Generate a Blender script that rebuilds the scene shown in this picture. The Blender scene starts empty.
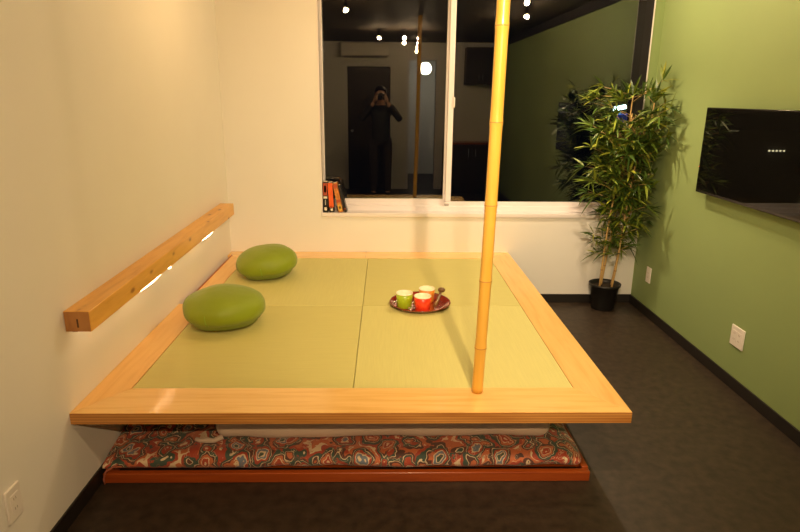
import bpy, bmesh, math, random
from mathutils import Vector, Matrix, noise, Euler

random.seed(7)
S = bpy.context.scene
COL = S.collection
PI = math.pi

# ------------------------------------------------------------------ room
XL, XR = -1.198, 1.9616          # left wall, green wall
YB, YF = 4.5637, -1.2            # window wall, wall behind the photographer
ZC = 2.45                        # ceiling
YG = 4.70                        # plane of the window panes
CAMZ = 1.5765
TOP = 0.41                       # top of the raised platform

# ------------------------------------------------------------------ materials
def mat(name):
    m = bpy.data.materials.new(name); m.use_nodes = True
    nt = m.node_tree
    return m, nt, nt.nodes['Principled BSDF']

def node(nt, kind, **kw):
    n = nt.nodes.new(kind)
    for k, v in kw.items():
        if k in n.inputs.keys() if hasattr(n.inputs, 'keys') else False:
            n.inputs[k].default_value = v
        else:
            setattr(n, k, v)
    return n

def ramp(nt, stops, interp='LINEAR'):
    r = nt.nodes.new('ShaderNodeValToRGB'); r.color_ramp.interpolation = interp
    e = r.color_ramp.elements
    while len(e) < len(stops): e.new(0.5)
    for i, (p, c) in enumerate(stops):
        e[i].position = p; e[i].color = (c[0], c[1], c[2], 1)
    return r

def plain(name, c, rough=0.5, metal=0.0, var=0.0, scale=8.0, bump=0.0, bscale=200.0, coat=0.0, spec=0.5, sheen=0.0):
    m, nt, b = mat(name)
    b.inputs['Base Color'].default_value = (*c, 1)
    b.inputs['Roughness'].default_value = rough
    b.inputs['Metallic'].default_value = metal
    b.inputs['Coat Weight'].default_value = coat
    b.inputs['Specular IOR Level'].default_value = spec
    b.inputs['Sheen Weight'].default_value = sheen
    tc = nt.nodes.new('ShaderNodeTexCoord')
    if var > 0:
        n = nt.nodes.new('ShaderNodeTexNoise'); n.inputs['Scale'].default_value = scale
        n.inputs['Detail'].default_value = 5
        nt.links.new(tc.outputs['Object'], n.inputs['Vector'])
        r = ramp(nt, [(0.25, [x * (1 - var) for x in c]), (0.75, [min(1, x * (1 + var)) for x in c])])
        nt.links.new(n.outputs['Fac'], r.inputs['Fac'])
        nt.links.new(r.outputs['Color'], b.inputs['Base Color'])
    if bump > 0:
        n2 = nt.nodes.new('ShaderNodeTexNoise'); n2.inputs['Scale'].default_value = bscale
        n2.inputs['Detail'].default_value = 3
        nt.links.new(tc.outputs['Object'], n2.inputs['Vector'])
        bp = nt.nodes.new('ShaderNodeBump'); bp.inputs['Strength'].default_value = bump
        bp.inputs['Distance'].default_value = 0.004
        nt.links.new(n2.outputs['Fac'], bp.inputs['Height'])
        nt.links.new(bp.outputs['Normal'], b.inputs['Normal'])
    return m

def emit(name, c, strength):
    m, nt, b = mat(name)
    b.inputs['Base Color'].default_value = (*[min(1, x) for x in c], 1)
    b.inputs['Emission Color'].default_value = (*c, 1)
    b.inputs['Emission Strength'].default_value = strength
    return m

def wood(name, light, dark, axis='X', rough=0.35, stretch=14.0, scale=3.0, knots=False, coat=0.15, plies=False):
    m, nt, b = mat(name)
    L = nt.links
    tc = nt.nodes.new('ShaderNodeTexCoord')
    mp = nt.nodes.new('ShaderNodeMapping')
    s = {'X': (1, stretch, stretch), 'Y': (stretch, 1, stretch), 'Z': (stretch, stretch, 1)}[axis]
    mp.inputs['Scale'].default_value = s
    L.new(tc.outputs['Object'], mp.inputs['Vector'])
    n = nt.nodes.new('ShaderNodeTexNoise'); n.inputs['Scale'].default_value = scale
    n.inputs['Detail'].default_value = 7; n.inputs['Distortion'].default_value = 0.6
    L.new(mp.outputs['Vector'], n.inputs['Vector'])
    r = ramp(nt, [(0.28, dark), (0.5, [(a * 2 + c) / 3 for a, c in zip(light, dark)]), (0.72, light)])
    L.new(n.outputs['Fac'], r.inputs['Fac'])
    col = r.outputs['Color']
    if knots:
        mp2 = nt.nodes.new('ShaderNodeMapping')
        s2 = {'X': (1, 1.7, 1.7), 'Y': (2.2, 1, 2.2), 'Z': (1.7, 1.7, 1)}[axis]
        mp2.inputs['Scale'].default_value = s2
        L.new(tc.outputs['Object'], mp2.inputs['Vector'])
        v = nt.nodes.new('ShaderNodeTexVoronoi'); v.inputs['Scale'].default_value = 5.4
        L.new(mp2.outputs['Vector'], v.inputs['Vector'])
        kr = ramp(nt, [(0.0, (1, 1, 1)), (0.09, (0.75, 0.75, 0.75)), (0.14, (0.15, 0.15, 0.15)), (0.2, (0, 0, 0))])
        L.new(v.outputs['Distance'], kr.inputs['Fac'])
        mx = nt.nodes.new('ShaderNodeMix'); mx.data_type = 'RGBA'
        L.new(kr.outputs['Color'], mx.inputs[0])
        L.new(col, mx.inputs[6]); mx.inputs[7].default_value = (dark[0] * .38, dark[1] * .2, dark[2] * .15, 1)
        col = mx.outputs[2]
    if plies:
        sp = nt.nodes.new('ShaderNodeSeparateXYZ'); L.new(tc.outputs['Object'], sp.inputs[0])
        ml = nt.nodes.new('ShaderNodeMath'); ml.operation = 'MULTIPLY'; ml.inputs[1].default_value = 2 * PI / 0.0115
        L.new(sp.outputs['Z'], ml.inputs[0])
        sn = nt.nodes.new('ShaderNodeMath'); sn.operation = 'SINE'; L.new(ml.outputs[0], sn.inputs[0])
        mr = nt.nodes.new('ShaderNodeMapRange'); mr.inputs[1].default_value = -0.2; mr.inputs[2].default_value = 0.6
        mr.inputs[3].default_value = 0.0; mr.inputs[4].default_value = 0.55
        L.new(sn.outputs[0], mr.inputs[0])
        mx = nt.nodes.new('ShaderNodeMix'); mx.data_type = 'RGBA'
        L.new(mr.outputs[0], mx.inputs[0]); L.new(col, mx.inputs[6])
        mx.inputs[7].default_value = (dark[0] * .62, dark[1] * .5, dark[2] * .45, 1)
        col = mx.outputs[2]
    L.new(col, b.inputs['Base Color'])
    b.inputs['Roughness'].default_value = rough
    b.inputs['Coat Weight'].default_value = coat; b.inputs['Coat Roughness'].default_value = 0.12
    bp = nt.nodes.new('ShaderNodeBump'); bp.inputs['Strength'].default_value = 0.06; bp.inputs['Distance'].default_value = 0.002
    L.new(n.outputs['Fac'], bp.inputs['Height']); L.new(bp.outputs['Normal'], b.inputs['Normal'])
    return m

def tatami(name, c, along):
    m, nt, b = mat(name); L = nt.links
    tc = nt.nodes.new('ShaderNodeTexCoord')
    w = nt.nodes.new('ShaderNodeTexWave'); w.bands_direction = along; w.inputs['Scale'].default_value = 45
    w.inputs['Distortion'].default_value = 0.3; w.inputs['Detail'].default_value = 1
    L.new(tc.outputs['Object'], w.inputs['Vector'])
    mp = nt.nodes.new('ShaderNodeMapping')
    mp.inputs['Scale'].default_value = (2, 60, 2) if along == 'Y' else (60, 2, 2)
    L.new(tc.outputs['Object'], mp.inputs['Vector'])
    n = nt.nodes.new('ShaderNodeTexNoise'); n.inputs['Scale'].default_value = 3; n.inputs['Detail'].default_value = 4
    L.new(mp.outputs['Vector'], n.inputs['Vector'])
    r = ramp(nt, [(0.3, [x * 0.96 for x in c]), (0.7, [x * 1.03 for x in c])])
    L.new(n.outputs['Fac'], r.inputs['Fac']); L.new(r.outputs['Color'], b.inputs['Base Color'])
    b.inputs['Roughness'].default_value = 0.55; b.inputs['Specular IOR Level'].default_value = 0.35
    bp = nt.nodes.new('ShaderNodeBump'); bp.inputs['Strength'].default_value = 0.18; bp.inputs['Distance'].default_value = 0.002
    L.new(w.outputs['Fac'], bp.inputs['Height']); L.new(bp.outputs['Normal'], b.inputs['Normal'])
    return m

def paisley(name):
    m, nt, b = mat(name); L = nt.links
    tc = nt.nodes.new('ShaderNodeTexCoord')
    n = nt.nodes.new('ShaderNodeTexNoise'); n.inputs['Scale'].default_value = 14; n.inputs['Detail'].default_value = 2
    L.new(tc.outputs['Object'], n.inputs['Vector'])
    sub = nt.nodes.new('ShaderNodeVectorMath'); sub.operation = 'SUBTRACT'; sub.inputs[1].default_value = (.5, .5, .5)
    L.new(n.outputs['Color'], sub.inputs[0])
    sc = nt.nodes.new('ShaderNodeVectorMath'); sc.operation = 'SCALE'; sc.inputs['Scale'].default_value = 0.085
    L.new(sub.outputs[0], sc.inputs[0])
    ad = nt.nodes.new('ShaderNodeVectorMath'); ad.operation = 'ADD'
    L.new(tc.outputs['Object'], ad.inputs[0]); L.new(sc.outputs[0], ad.inputs[1])
    mp = nt.nodes.new('ShaderNodeMapping'); mp.inputs['Rotation'].default_value = (0.3, 0.5, 0.2)
    mp.inputs['Scale'].default_value = (1, 0.75, 0.75)
    L.new(ad.outputs[0], mp.inputs['Vector'])
    v = nt.nodes.new('ShaderNodeTexVoronoi'); v.inputs['Scale'].default_value = 13.5
    L.new(mp.outputs[0], v.inputs['Vector'])
    red, cream, teal, orange, blue, brown = (.42, .06, .03), (.74, .58, .38), (.05, .085, .065), (.56, .155, .06), (.16, .20, .27), (.10, .04, .03)
    ringA = ramp(nt, [(0, teal), (.13, cream), (.18, blue), (.28, cream), (.33, red), (.44, teal), (.52, cream), (.55, brown), (.66, orange)], 'CONSTANT')
    ringB = ramp(nt, [(0, cream), (.09, red), (.22, cream), (.26, orange), (.37, brown), (.43, cream), (.46, teal), (.60, red), (.74, cream)], 'CONSTANT')
    L.new(v.outputs['Distance'], ringA.inputs['Fac']); L.new(v.outputs['Distance'], ringB.inputs['Fac'])
    sp = nt.nodes.new('ShaderNodeSeparateColor'); L.new(v.outputs['Color'], sp.inputs[0])
    gt = nt.nodes.new('ShaderNodeMath'); gt.operation = 'GREATER_THAN'; gt.inputs[1].default_value = .5
    L.new(sp.outputs[0], gt.inputs[0])
    mx = nt.nodes.new('ShaderNodeMix'); mx.data_type = 'RGBA'
    L.new(gt.outputs[0], mx.inputs[0]); L.new(ringA.outputs[0], mx.inputs[6]); L.new(ringB.outputs[0], mx.inputs[7])
    # small filler scrolls between the big drops
    v2 = nt.nodes.new('ShaderNodeTexVoronoi'); v2.inputs['Scale'].default_value = 46
    L.new(mp.outputs[0], v2.inputs['Vector'])
    fine = ramp(nt, [(0, (1, 1, 1)), (.16, (0, 0, 0)), (.34, (0, 0, 0)), (.36, (.8, .8, .8)), (.44, (0, 0, 0))], 'CONSTANT')
    L.new(v2.outputs['Distance'], fine.inputs['Fac'])
    sp2 = nt.nodes.new('ShaderNodeSeparateColor'); L.new(v2.outputs['Color'], sp2.inputs[0])
    fc = ramp(nt, [(0, cream), (.3, orange), (.55, teal), (.78, red)], 'CONSTANT'); L.new(sp2.outputs[1], fc.inputs['Fac'])
    mul = nt.nodes.new('ShaderNodeMath'); mul.operation = 'MULTIPLY'; mul.inputs[1].default_value = .55
    L.new(fine.outputs[0], mul.inputs[0])
    mx2 = nt.nodes.new('ShaderNodeMix'); mx2.data_type = 'RGBA'
    L.new(mul.outputs[0], mx2.inputs[0]); L.new(mx.outputs[2], mx2.inputs[6]); L.new(fc.outputs[0], mx2.inputs[7])
    L.new(mx2.outputs[2], b.inputs['Base Color'])
    b.inputs['Roughness'].default_value = 0.6; b.inputs['Sheen Weight'].default_value = 0.25
    return m

def glass_mat(name):
    m = bpy.data.materials.new(name); m.use_nodes = True
    nt = m.node_tree; nt.nodes.clear(); L = nt.links
    out = nt.nodes.new('ShaderNodeOutputMaterial')
    t = nt.nodes.new('ShaderNodeBsdfTransparent'); t.inputs['Color'].default_value = (.93, .95, .93, 1)
    g = nt.nodes.new('ShaderNodeBsdfGlossy'); g.inputs['Roughness'].default_value = 0.0
    lw = nt.nodes.new('ShaderNodeLayerWeight')
    pw = nt.nodes.new('ShaderNodeMath'); pw.operation = 'POWER'; pw.inputs[1].default_value = 5
    L.new(lw.outputs['Facing'], pw.inputs[0])
    ma = nt.nodes.new('ShaderNodeMath'); ma.operation = 'MULTIPLY_ADD'; ma.inputs[1].default_value = .95; ma.inputs[2].default_value = .115
    L.new(pw.outputs[0], ma.inputs[0])
    mx = nt.nodes.new('ShaderNodeMixShader')
    L.new(ma.outputs[0], mx.inputs[0]); L.new(t.outputs[0], mx.inputs[1]); L.new(g.outputs[0], mx.inputs[2])
    L.new(mx.outputs[0], out.inputs['Surface'])
    return m

def vinyl_floor(name):
    m, nt, b = mat(name); L = nt.links
    tc = nt.nodes.new('ShaderNodeTexCoord')
    br = nt.nodes.new('ShaderNodeTexBrick'); br.inputs['Scale'].default_value = 1.0
    br.inputs['Brick Width'].default_value = 0.92; br.inputs['Row Height'].default_value = 0.46
    br.inputs['Mortar Size'].default_value = 0.0015
    br.inputs['Color1'].default_value = (.041, .028, .019, 1); br.inputs['Color2'].default_value = (.037, .025, .017, 1)
    br.inputs['Mortar'].default_value = (.034, .023, .016, 1)
    L.new(tc.outputs['Object'], br.inputs['Vector'])
    n = nt.nodes.new('ShaderNodeTexNoise'); n.inputs['Scale'].default_value = 22; n.inputs['Detail'].default_value = 8
    L.new(tc.outputs['Object'], n.inputs['Vector'])
    r = ramp(nt, [(0.3, (.6, .6, .6)), (0.7, (1.3, 1.3, 1.3))]); L.new(n.outputs['Fac'], r.inputs['Fac'])
    mx = nt.nodes.new('ShaderNodeMix'); mx.data_type = 'RGBA'; mx.blend_type = 'MULTIPLY'; mx.inputs[0].default_value = 1
    L.new(br.outputs['Color'], mx.inputs[6]); L.new(r.outputs['Color'], mx.inputs[7])
    L.new(mx.outputs[2], b.inputs['Base Color'])
    b.inputs['Roughness'].default_value = .48; b.inputs['Specular IOR Level'].default_value = .4
    bp = nt.nodes.new('ShaderNodeBump'); bp.inputs['Strength'].default_value = .15; bp.inputs['Distance'].default_value = .003
    L.new(n.outputs['Fac'], bp.inputs['Height']); L.new(bp.outputs['Normal'], b.inputs['Normal'])
    return m

def bamboo_mat(name, lo, hi):
    m, nt, b = mat(name); L = nt.links
    tc = nt.nodes.new('ShaderNodeTexCoord')
    mp = nt.nodes.new('ShaderNodeMapping'); mp.inputs['Scale'].default_value = (30, 30, 1.6)
    L.new(tc.outputs['Object'], mp.inputs['Vector'])
    n = nt.nodes.new('ShaderNodeTexNoise'); n.inputs['Scale'].default_value = 2; n.inputs['Detail'].default_value = 5
    L.new(mp.outputs[0], n.inputs['Vector'])
    r = ramp(nt, [(.3, lo), (.7, hi)]); L.new(n.outputs['Fac'], r.inputs['Fac'])
    L.new(r.outputs[0], b.inputs['Base Color'])
    b.inputs['Roughness'].default_value = .3; b.inputs['Coat Weight'].default_value = .3; b.inputs['Coat Roughness'].default_value = .15
    return m

M = {}
# lamp strengths
LW = dict(A=.95, B=.5, C=1.45, D=.45, E=.6, F=.4, G=.7, H=.12, L=1.0, Q=3, Fs=.85, Gs=1.3, Hs=2.1, Cs=.75, Ds=.15)
TINT = dict(A=(1.0, .60, .24), C=(1.0, .73, .43), Cs=(1.0, .75, .47), Fs=(1.0, .77, .48), Gs=(1.0, .77, .48))
M['white_wall'] = plain('white wallpaper', (.80, .785, .75), .75, var=.015, scale=3, bump=.12, bscale=260)
M['green_wall'] = plain('green wallpaper', (.262, .355, .140), .7, var=.02, scale=3, bump=.12, bscale=260)
M['ceiling'] = plain('dark ceiling', (.05, .038, .026), .7, var=.2, scale=5)
M['floor'] = vinyl_floor('dark vinyl floor tiles')
M['skirt'] = plain('dark skirting vinyl', (.016, .013, .012), .4)
M['dark_trim'] = plain('dark brown trim', (.005, .004, .0035), .75)
M['frame_white'] = plain('white aluminium frame', (.80, .75, .76), .38)
M['plastic_white'] = plain('white plastic', (.82, .78, .74), .35)
M['plastic_grey'] = plain('grey plastic', (.42, .38, .36), .4)
M['slot'] = plain('socket slot', (.38, .32, .28), .6)
M['glass'] = glass_mat('window glass')
M['birch_x'] = wood('birch board running across', (.88, .57, .20), (.76, .44, .125), 'X', rough=.22, coat=.35, plies=False)
M['birch_y'] = wood('birch board running back', (.84, .52, .175), (.73, .41, .115), 'Y', rough=.3)
M['ply_edge'] = wood('plywood edge', (.62, .30, .075), (.46, .19, .04), 'X', rough=.5, plies=True, coat=0)
M['beam'] = wood('knotty pine beam', (.86, .47, .105), (.68, .325, .058), 'Y', rough=.38, knots=True, stretch=9)
M['beam_end'] = wood('pine end grain', (.48, .22, .065), (.33, .13, .035), 'Z', rough=.55, stretch=3, scale=9, coat=0)
M['beam_check'] = plain('drying crack', (.07, .03, .015), .8)
M['redwood'] = wood('red brown stained wood', (.36, .070, .010), (.25, .042, .007), 'X', rough=.35)
M['tatami_a'] = tatami('woven rush running back', (.585, .545, .195), 'X')
M['tatami_b'] = tatami('woven rush running across', (.56, .515, .175), 'Y')
M['tatami_edge'] = plain('tatami joint', (.20, .17, .07), .8)
M['cushion'] = plain('green velour', (.215, .285, .003), .55, var=.10, scale=5, bump=.25, bscale=420, sheen=.12)
M['cushion_seam'] = plain('green thread', (.20, .36, .03), .6)
M['lacquer'] = plain('red brown lacquer', (.26, .030, .014), .16, coat=.7, var=.15, scale=9)
M['cup_white'] = plain('cream glaze', (.86, .80, .60), .3, coat=.3)
M['cup_green'] = plain('lime green glaze', (.36, .48, .015), .3, coat=.3)
M['cup_red'] = plain('orange red glaze', (.80, .045, .012), .3, coat=.3)
M['cup_orange'] = plain('orange glaze', (.78, .27, .03), .3, coat=.3)
M['foil'] = plain('silver wrapper', (.85, .82, .8), .2, metal=.8)
M['foil_pink'] = plain('pink wrapper', (.75, .5, .5), .3, metal=.2)
M['spoon'] = wood('dark spoon wood', (.26, .13, .04), (.15, .07, .02), 'X')
M['bamboo'] = bamboo_mat('bamboo culm', (.66, .36, .046), (.74, .41, .075))
M['bamboo_node'] = plain('bamboo node', (.46, .21, .045), .45)
M['paisley'] = paisley('paisley cotton')
M['cream_cloth'] = plain('cream futon cotton', (.66, .52, .42), .8, var=.05, scale=6, bump=.2, bscale=90, sheen=.2)
M['cord_red'] = plain('dull red cord', (.35, .10, .06), .7)
M['pot'] = plain('black plastic pot', (.012, .011, .011), .42)
M['soil'] = plain('dark soil', (.03, .018, .01), .9, var=.4, scale=60, bump=.6, bscale=80)
M['cane'] = bamboo_mat('thin cane', (.50, .30, .11), (.62, .42, .17))
M['cane_node'] = plain('cane node', (.30, .15, .05), .6)
M['tv_screen'] = plain('black television glass', (.004, .004, .004), .012, spec=.22)
M['tv_bezel'] = plain('glossy dark bezel', (.012, .009, .009), .25)
M['tv_back'] = plain('black casing', (.01, .01, .01), .5)
M['metal'] = plain('brushed metal', (.55, .52, .48), .35, metal=1)
M['black_metal'] = plain('black metal', (.02, .018, .016), .4)
M['globe'] = emit('lit paper globe', (1.0, .88, .68), 14 * LW['Q'])
M['led'] = emit('warm led tape', (1.0, .78, .48), 16 * LW['L'])
M['outdoor_white'] = emit('blue white lamp outdoors', (.55, .95, 1.0), 9)
M['outdoor_blue'] = emit('blue sign outdoors', (.02, .06, .5), .15)
M['outdoor_warm'] = emit('warm lamp outdoors', (1.0, .85, .5), 22)
M['door'] = wood('dark brown door', (.045, .03, .02), (.03, .02, .014), 'Z', rough=.45)
M['ac'] = plain('cream white casing', (.78, .74, .68), .4)
M['asphalt'] = plain('night asphalt', (.02, .02, .022), .9)
M['facade'] = plain('dark facade', (.05, .05, .055), .9)
M['book_black'] = plain('black cover', (.012, .010, .012), .35)
M['book_red'] = plain('dark red cover', (.42, .07, .03), .35)
M['book_orange'] = plain('orange red cover', (.80, .12, .025), .35)
M['book_tan'] = plain('mottled orange cover', (.55, .20, .04), .35, var=.45, scale=55)
M['book_gold'] = plain('gold patch', (.75, .45, .08), .35)
M['book_white'] = plain('pale printing', (.8, .74, .64), .4)
M['paper'] = plain('page edges', (.78, .68, .5), .8)
M['skin'] = plain('skin', (.62, .36, .24), .5)
M['hair'] = plain('black hair', (.012, .009, .008), .5)
M['jacket'] = plain('dark grey jacket', (.035, .033, .03), .8, var=.15)
M['trousers'] = plain('brown grey trousers', (.06, .045, .035), .85, var=.15)
M['shoe'] = plain('black shoes', (.012, .012, .012), .5)
M['eye'] = plain('eye white', (.7, .7, .68), .2)
M['lens_glass'] = plain('lens glass', (.01, .01, .02), .03, spec=1)

def leaf_mat():
    m, nt, b = mat('bamboo leaf'); L = nt.links
    g = nt.nodes.new('ShaderNodeNewGeometry')
    r = ramp(nt, [(0, (.026, .062, .010)), (.45, (.06, .115, .014)), (.78, (.14, .195, .02)), (1, (.32, .34, .035))])
    L.new(g.outputs['Random Per Island'], r.inputs['Fac']); L.new(r.outputs[0], b.inputs['Base Color'])
    b.inputs['Roughness'].default_value = .42
    return m
M['leaf'] = leaf_mat()

# ------------------------------------------------------------------ mesh helpers
class MB:
    """collects shapes for ONE mesh object"""
    def __init__(s): s.bm = bmesh.new()
    def box(s, x0, x1, y0, y1, z0, z1, bevel=0.0, segs=2, mi=0, rot=None, pivot=None):
        r = bmesh.ops.create_cube(s.bm, size=1.0)
        vs = r['verts']
        for v in vs:
            v.co = Vector(((x0 + x1) / 2 + v.co.x * (x1 - x0), (y0 + y1) / 2 + v.co.y * (y1 - y0), (z0 + z1) / 2 + v.co.z * (z1 - z0)))
        fs = {f for v in vs for f in v.link_faces}
        for f in fs: f.material_index = mi
        if bevel > 0:
            es = list({e for v in vs for e in v.link_edges})
            rr = bmesh.ops.bevel(s.bm, geom=es, offset=bevel, segments=segs, profile=.5, affect='EDGES')
            vs = list({v for f in rr['faces'] for v in f.verts})
            for f in rr['faces']: f.material_index = mi; f.smooth = True
            done = set(vs); stack = list(vs)
            while stack:
                v = stack.pop()
                for e in v.link_edges:
                    w = e.other_vert(v)
                    if w not in done: done.add(w); stack.append(w)
            vs = list(done)
        if rot is not None:
            p = Vector(pivot if pivot else ((x0 + x1) / 2, (y0 + y1) / 2, (z0 + z1) / 2))
            R = rot if isinstance(rot, Matrix) else Euler(rot).to_matrix()
            for v in vs: v.co = p + R @ (v.co - p)
        return s
    def poly(s, pts, mi=0):
        f = s.bm.faces.new([s.bm.verts.new(p) for p in pts]); f.material_index = mi
        return s
    def prism(s, pts2, z0, z1, mi=0):
        a = [s.bm.verts.new((x, y, z0)) for x, y in pts2]; b = [s.bm.verts.new((x, y, z1)) for x, y in pts2]
        n = len(a)
        fs = [s.bm.faces.new(a[::-1]), s.bm.faces.new(b)]
        for i in range(n): fs.append(s.bm.faces.new((a[i], a[(i + 1) % n], b[(i + 1) % n], b[i])))
        for f in fs: f.material_index = mi
        return s
    def lathe(s, prof, segs=32, c=(0, 0, 0), mi=0, smooth=True, cap=False):
        rings = []
        for r, z in prof:
            if r < 1e-6: rings.append([s.bm.verts.new((c[0], c[1], c[2] + z))])
            else: rings.append([s.bm.verts.new((c[0] + r * math.cos(2 * PI * i / segs), c[1] + r * math.sin(2 * PI * i / segs), c[2] + z)) for i in range(segs)])
        for a, b in zip(rings, rings[1:]):
            for i in range(segs):
                j = (i + 1) % segs
                if len(a) == 1 and len(b) == 1: continue
                if len(a) == 1: f = s.bm.faces.new((a[0], b[j], b[i]))
                elif len(b) == 1: f = s.bm.faces.new((a[i], a[j], b[0]))
                else: f = s.bm.faces.new((a[i], a[j], b[j], b[i]))
                f.material_index = mi; f.smooth = smooth
        return s
    def tube(s, pts, rad, segs=10, mi=0, caps=True):
        pts = [Vector(p) for p in pts]; n = len(pts)
        rads = rad if isinstance(rad, (list, tuple)) else [rad] * n
        up = Vector((0, 0, 1)); rings = []
        prev = None
        for i, p in enumerate(pts):
            d = (pts[min(i + 1, n - 1)] - pts[max(i - 1, 0)]).normalized()
            if prev is None:
                a = d.cross(up)
                if a.length < 1e-3: a = d.cross(Vector((1, 0, 0)))
            else: a = prev - d * prev.dot(d)
            a.normalize(); prev = a; b = d.cross(a)
            rings.append([s.bm.verts.new(p + (a * math.cos(2 * PI * k / segs) + b * math.sin(2 * PI * k / segs)) * rads[i]) for k in range(segs)])
        for A, B in zip(rings, rings[1:]):
            for k in range(segs):
                f = s.bm.faces.new((A[k], A[(k + 1) % segs], B[(k + 1) % segs], B[k])); f.smooth = True; f.material_index = mi
        if caps:
            s.bm.faces.new(rings[0][::-1]).material_index = mi; s.bm.faces.new(rings[-1]).material_index = mi
        return s
    def sphere(s, c, r, u=24, v=14, mi=0, scale=(1, 1, 1)):
        res = bmesh.ops.create_uvsphere(s.bm, u_segments=u, v_segments=v, radius=r)
        for w in res['verts']: w.co = Vector(c) + Vector((w.co.x * scale[0], w.co.y * scale[1], w.co.z * scale[2]))
        for f in {f for w in res['verts'] for f in w.link_faces}: f.smooth = True; f.material_index = mi
        return s
    def softbox(s, x0, x1, y0, y1, z0, z1, r, cuts=(40, 20, 8), amp=0.0, freq=6, seed=0, fn=None):
        """a stuffed, rounded box"""
        nx, ny, nz = cuts
        hx, hy, hz = (x1 - x0) / 2, (y1 - y0) / 2, (z1 - z0) / 2
        cx, cy, cz = (x0 + x1) / 2, (y0 + y1) / 2, (z0 + z1) / 2
        cache = {}
        def V(i, j, k):
            key = (i, j, k)
            if key not in cache:
                p = Vector((hx * (2 * i / nx - 1), hy * (2 * j / ny - 1), hz * (2 * k / nz - 1)))
                inn = Vector((max(-hx + r, min(hx - r, p.x)), max(-hy + r, min(hy - r, p.y)), max(-hz + r, min(hz - r, p.z))))
                d = p - inn
                if d.length > 1e-9: d = d.normalized() * min(r, d.length) if d.length < r else d.normalized() * r
                q = inn + d
                nn = d.normalized() if d.length > 1e-6 else Vector((0, 0, 1 if k == nz else (-1 if k == 0 else 0)))
                w = Vector((q.x + cx, q.y + cy, q.z + cz))
                if amp: w += nn * amp * noise.noise(Vector((w.x * freq + seed, w.y * freq, w.z * freq * 1.5)))
                if fn: w = fn(w)
                cache[key] = s.bm.verts.new(w)
            return cache[key]
        def F(a, b, c, d):
            f = s.bm.faces.new((a, b, c, d)); f.smooth = True
        for i in range(nx):
            for j in range(ny):
                F(V(i, j, 0), V(i, j + 1, 0), V(i + 1, j + 1, 0), V(i + 1, j, 0))
                F(V(i, j, nz), V(i + 1, j, nz), V(i + 1, j + 1, nz), V(i, j + 1, nz))
        for i in range(nx):
            for k in range(nz):
                F(V(i, 0, k), V(i + 1, 0, k), V(i + 1, 0, k + 1), V(i, 0, k + 1))
                F(V(i, ny, k), V(i, ny, k + 1), V(i + 1, ny, k + 1), V(i + 1, ny, k))
        for j in range(ny):
            for k in range(nz):
                F(V(0, j, k), V(0, j, k + 1), V(0, j + 1, k + 1), V(0, j + 1, k))
                F(V(nx, j, k), V(nx, j + 1, k), V(nx, j + 1, k + 1), V(nx, j, k + 1))
        return s
    def build(s, name, mats, parent=None, loc=(0, 0, 0)):
        bmesh.ops.recalc_face_normals(s.bm, faces=s.bm.faces)
        me = bpy.data.meshes.new(name); s.bm.to_mesh(me); s.bm.free()
        o = bpy.data.objects.new(name, me); COL.objects.link(o)
        for m in (mats if isinstance(mats, (list, tuple)) else [mats]): me.materials.append(m)
        o.location = loc
        if parent: o.parent = parent
        return o

def tag(o, label, cat, group=None):
    o['label'] = label; o['category'] = cat
    if group: o['group'] = group
    return o
def thing(name, label, cat, loc=(0, 0, 0), rot=(0, 0, 0), group=None):
    o = bpy.data.objects.new(name, None); COL.objects.link(o)
    o.empty_display_size = .1; o.location = loc; o.rotation_euler = rot
    return tag(o, label, cat, group)
def struct(o): o['kind'] = 'structure'; return o
def copy_thing(src, loc, label, rot=None):
    r = src.copy(); COL.objects.link(r); r.location = loc; r['label'] = label
    if rot: r.rotation_euler = rot
    for ch in list(src.children):
        c = ch.copy(); COL.objects.link(c); c.parent = r
        for g in list(ch.children):
            d = g.copy(); COL.objects.link(d); d.parent = c
    return r

# ------------------------------------------------------------------ room shell
HALL_Y = -3.4
struct(MB().box(-3.2, 3.2, HALL_Y - .1, 4.84, -.12, 0).build('floor', M['floor']))
struct(MB().box(-3.2, 3.2, HALL_Y - .1, 4.84, ZC, ZC + .12).build('ceiling', M['ceiling']))
struct(MB().box(XL - .14, XL, YF, 4.84, 0, ZC).build('wall_left', M['white_wall']))
struct(MB().box(XR, XR + .14, YF, 4.84, 0, ZC).build('wall_right', M['green_wall']))
WX0, WX1, WZ0, WZ1 = -.488, 1.894, .688, 2.36
b = MB()
b.box(XL, WX0, YB, 4.84, 0, ZC); b.box(WX1, XR, YB, 4.84, 0, ZC)
b.box(WX0, WX1, YB, 4.84, 0, WZ0); b.box(WX0, WX1, YB, 4.84, WZ1, ZC)
struct(b.build('wall_back', M['white_wall']))
DX0, DX1, DZ = -.58, .15, 2.06           # closed dark door
OX0, OX1, OZ = .46, .92, 2.17            # open doorway
b = MB()
b.box(XL, DX0, YF - .12, YF, 0, ZC); b.box(DX0, DX1, YF - .12, YF, DZ, ZC); b.box(DX1, OX0, YF - .12, YF, 0, ZC)
b.box(OX0, OX1, YF - .12, YF, OZ, ZC); b.box(OX1, XR, YF - .12, YF, 0, ZC)
struct(b.build('wall_front', M['white_wall']))
b = MB()
b.box(-.2, .3, HALL_Y, YF - .12, 0, ZC); b.box(1.7, 1.84, HALL_Y, YF - .12, 0, ZC); b.box(-.2, 1.84, HALL_Y - .1, HALL_Y, 0, ZC)
struct(b.build('wall_hall', M['white_wall']))
d = struct(MB().box(DX0, DX1, YF - .09, YF - .04, 0.002, DZ, .004).build('door_1', M['door']))
MB().lathe([(0, 0), (.024, .002), (.026, .012), (.018, .03), (0, .034)], 16).build('door_knob', M['metal'], d, (DX0 + .07, YF - .04, 1.0)).rotation_euler = (-PI / 2, 0, 0)
b = MB()
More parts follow.
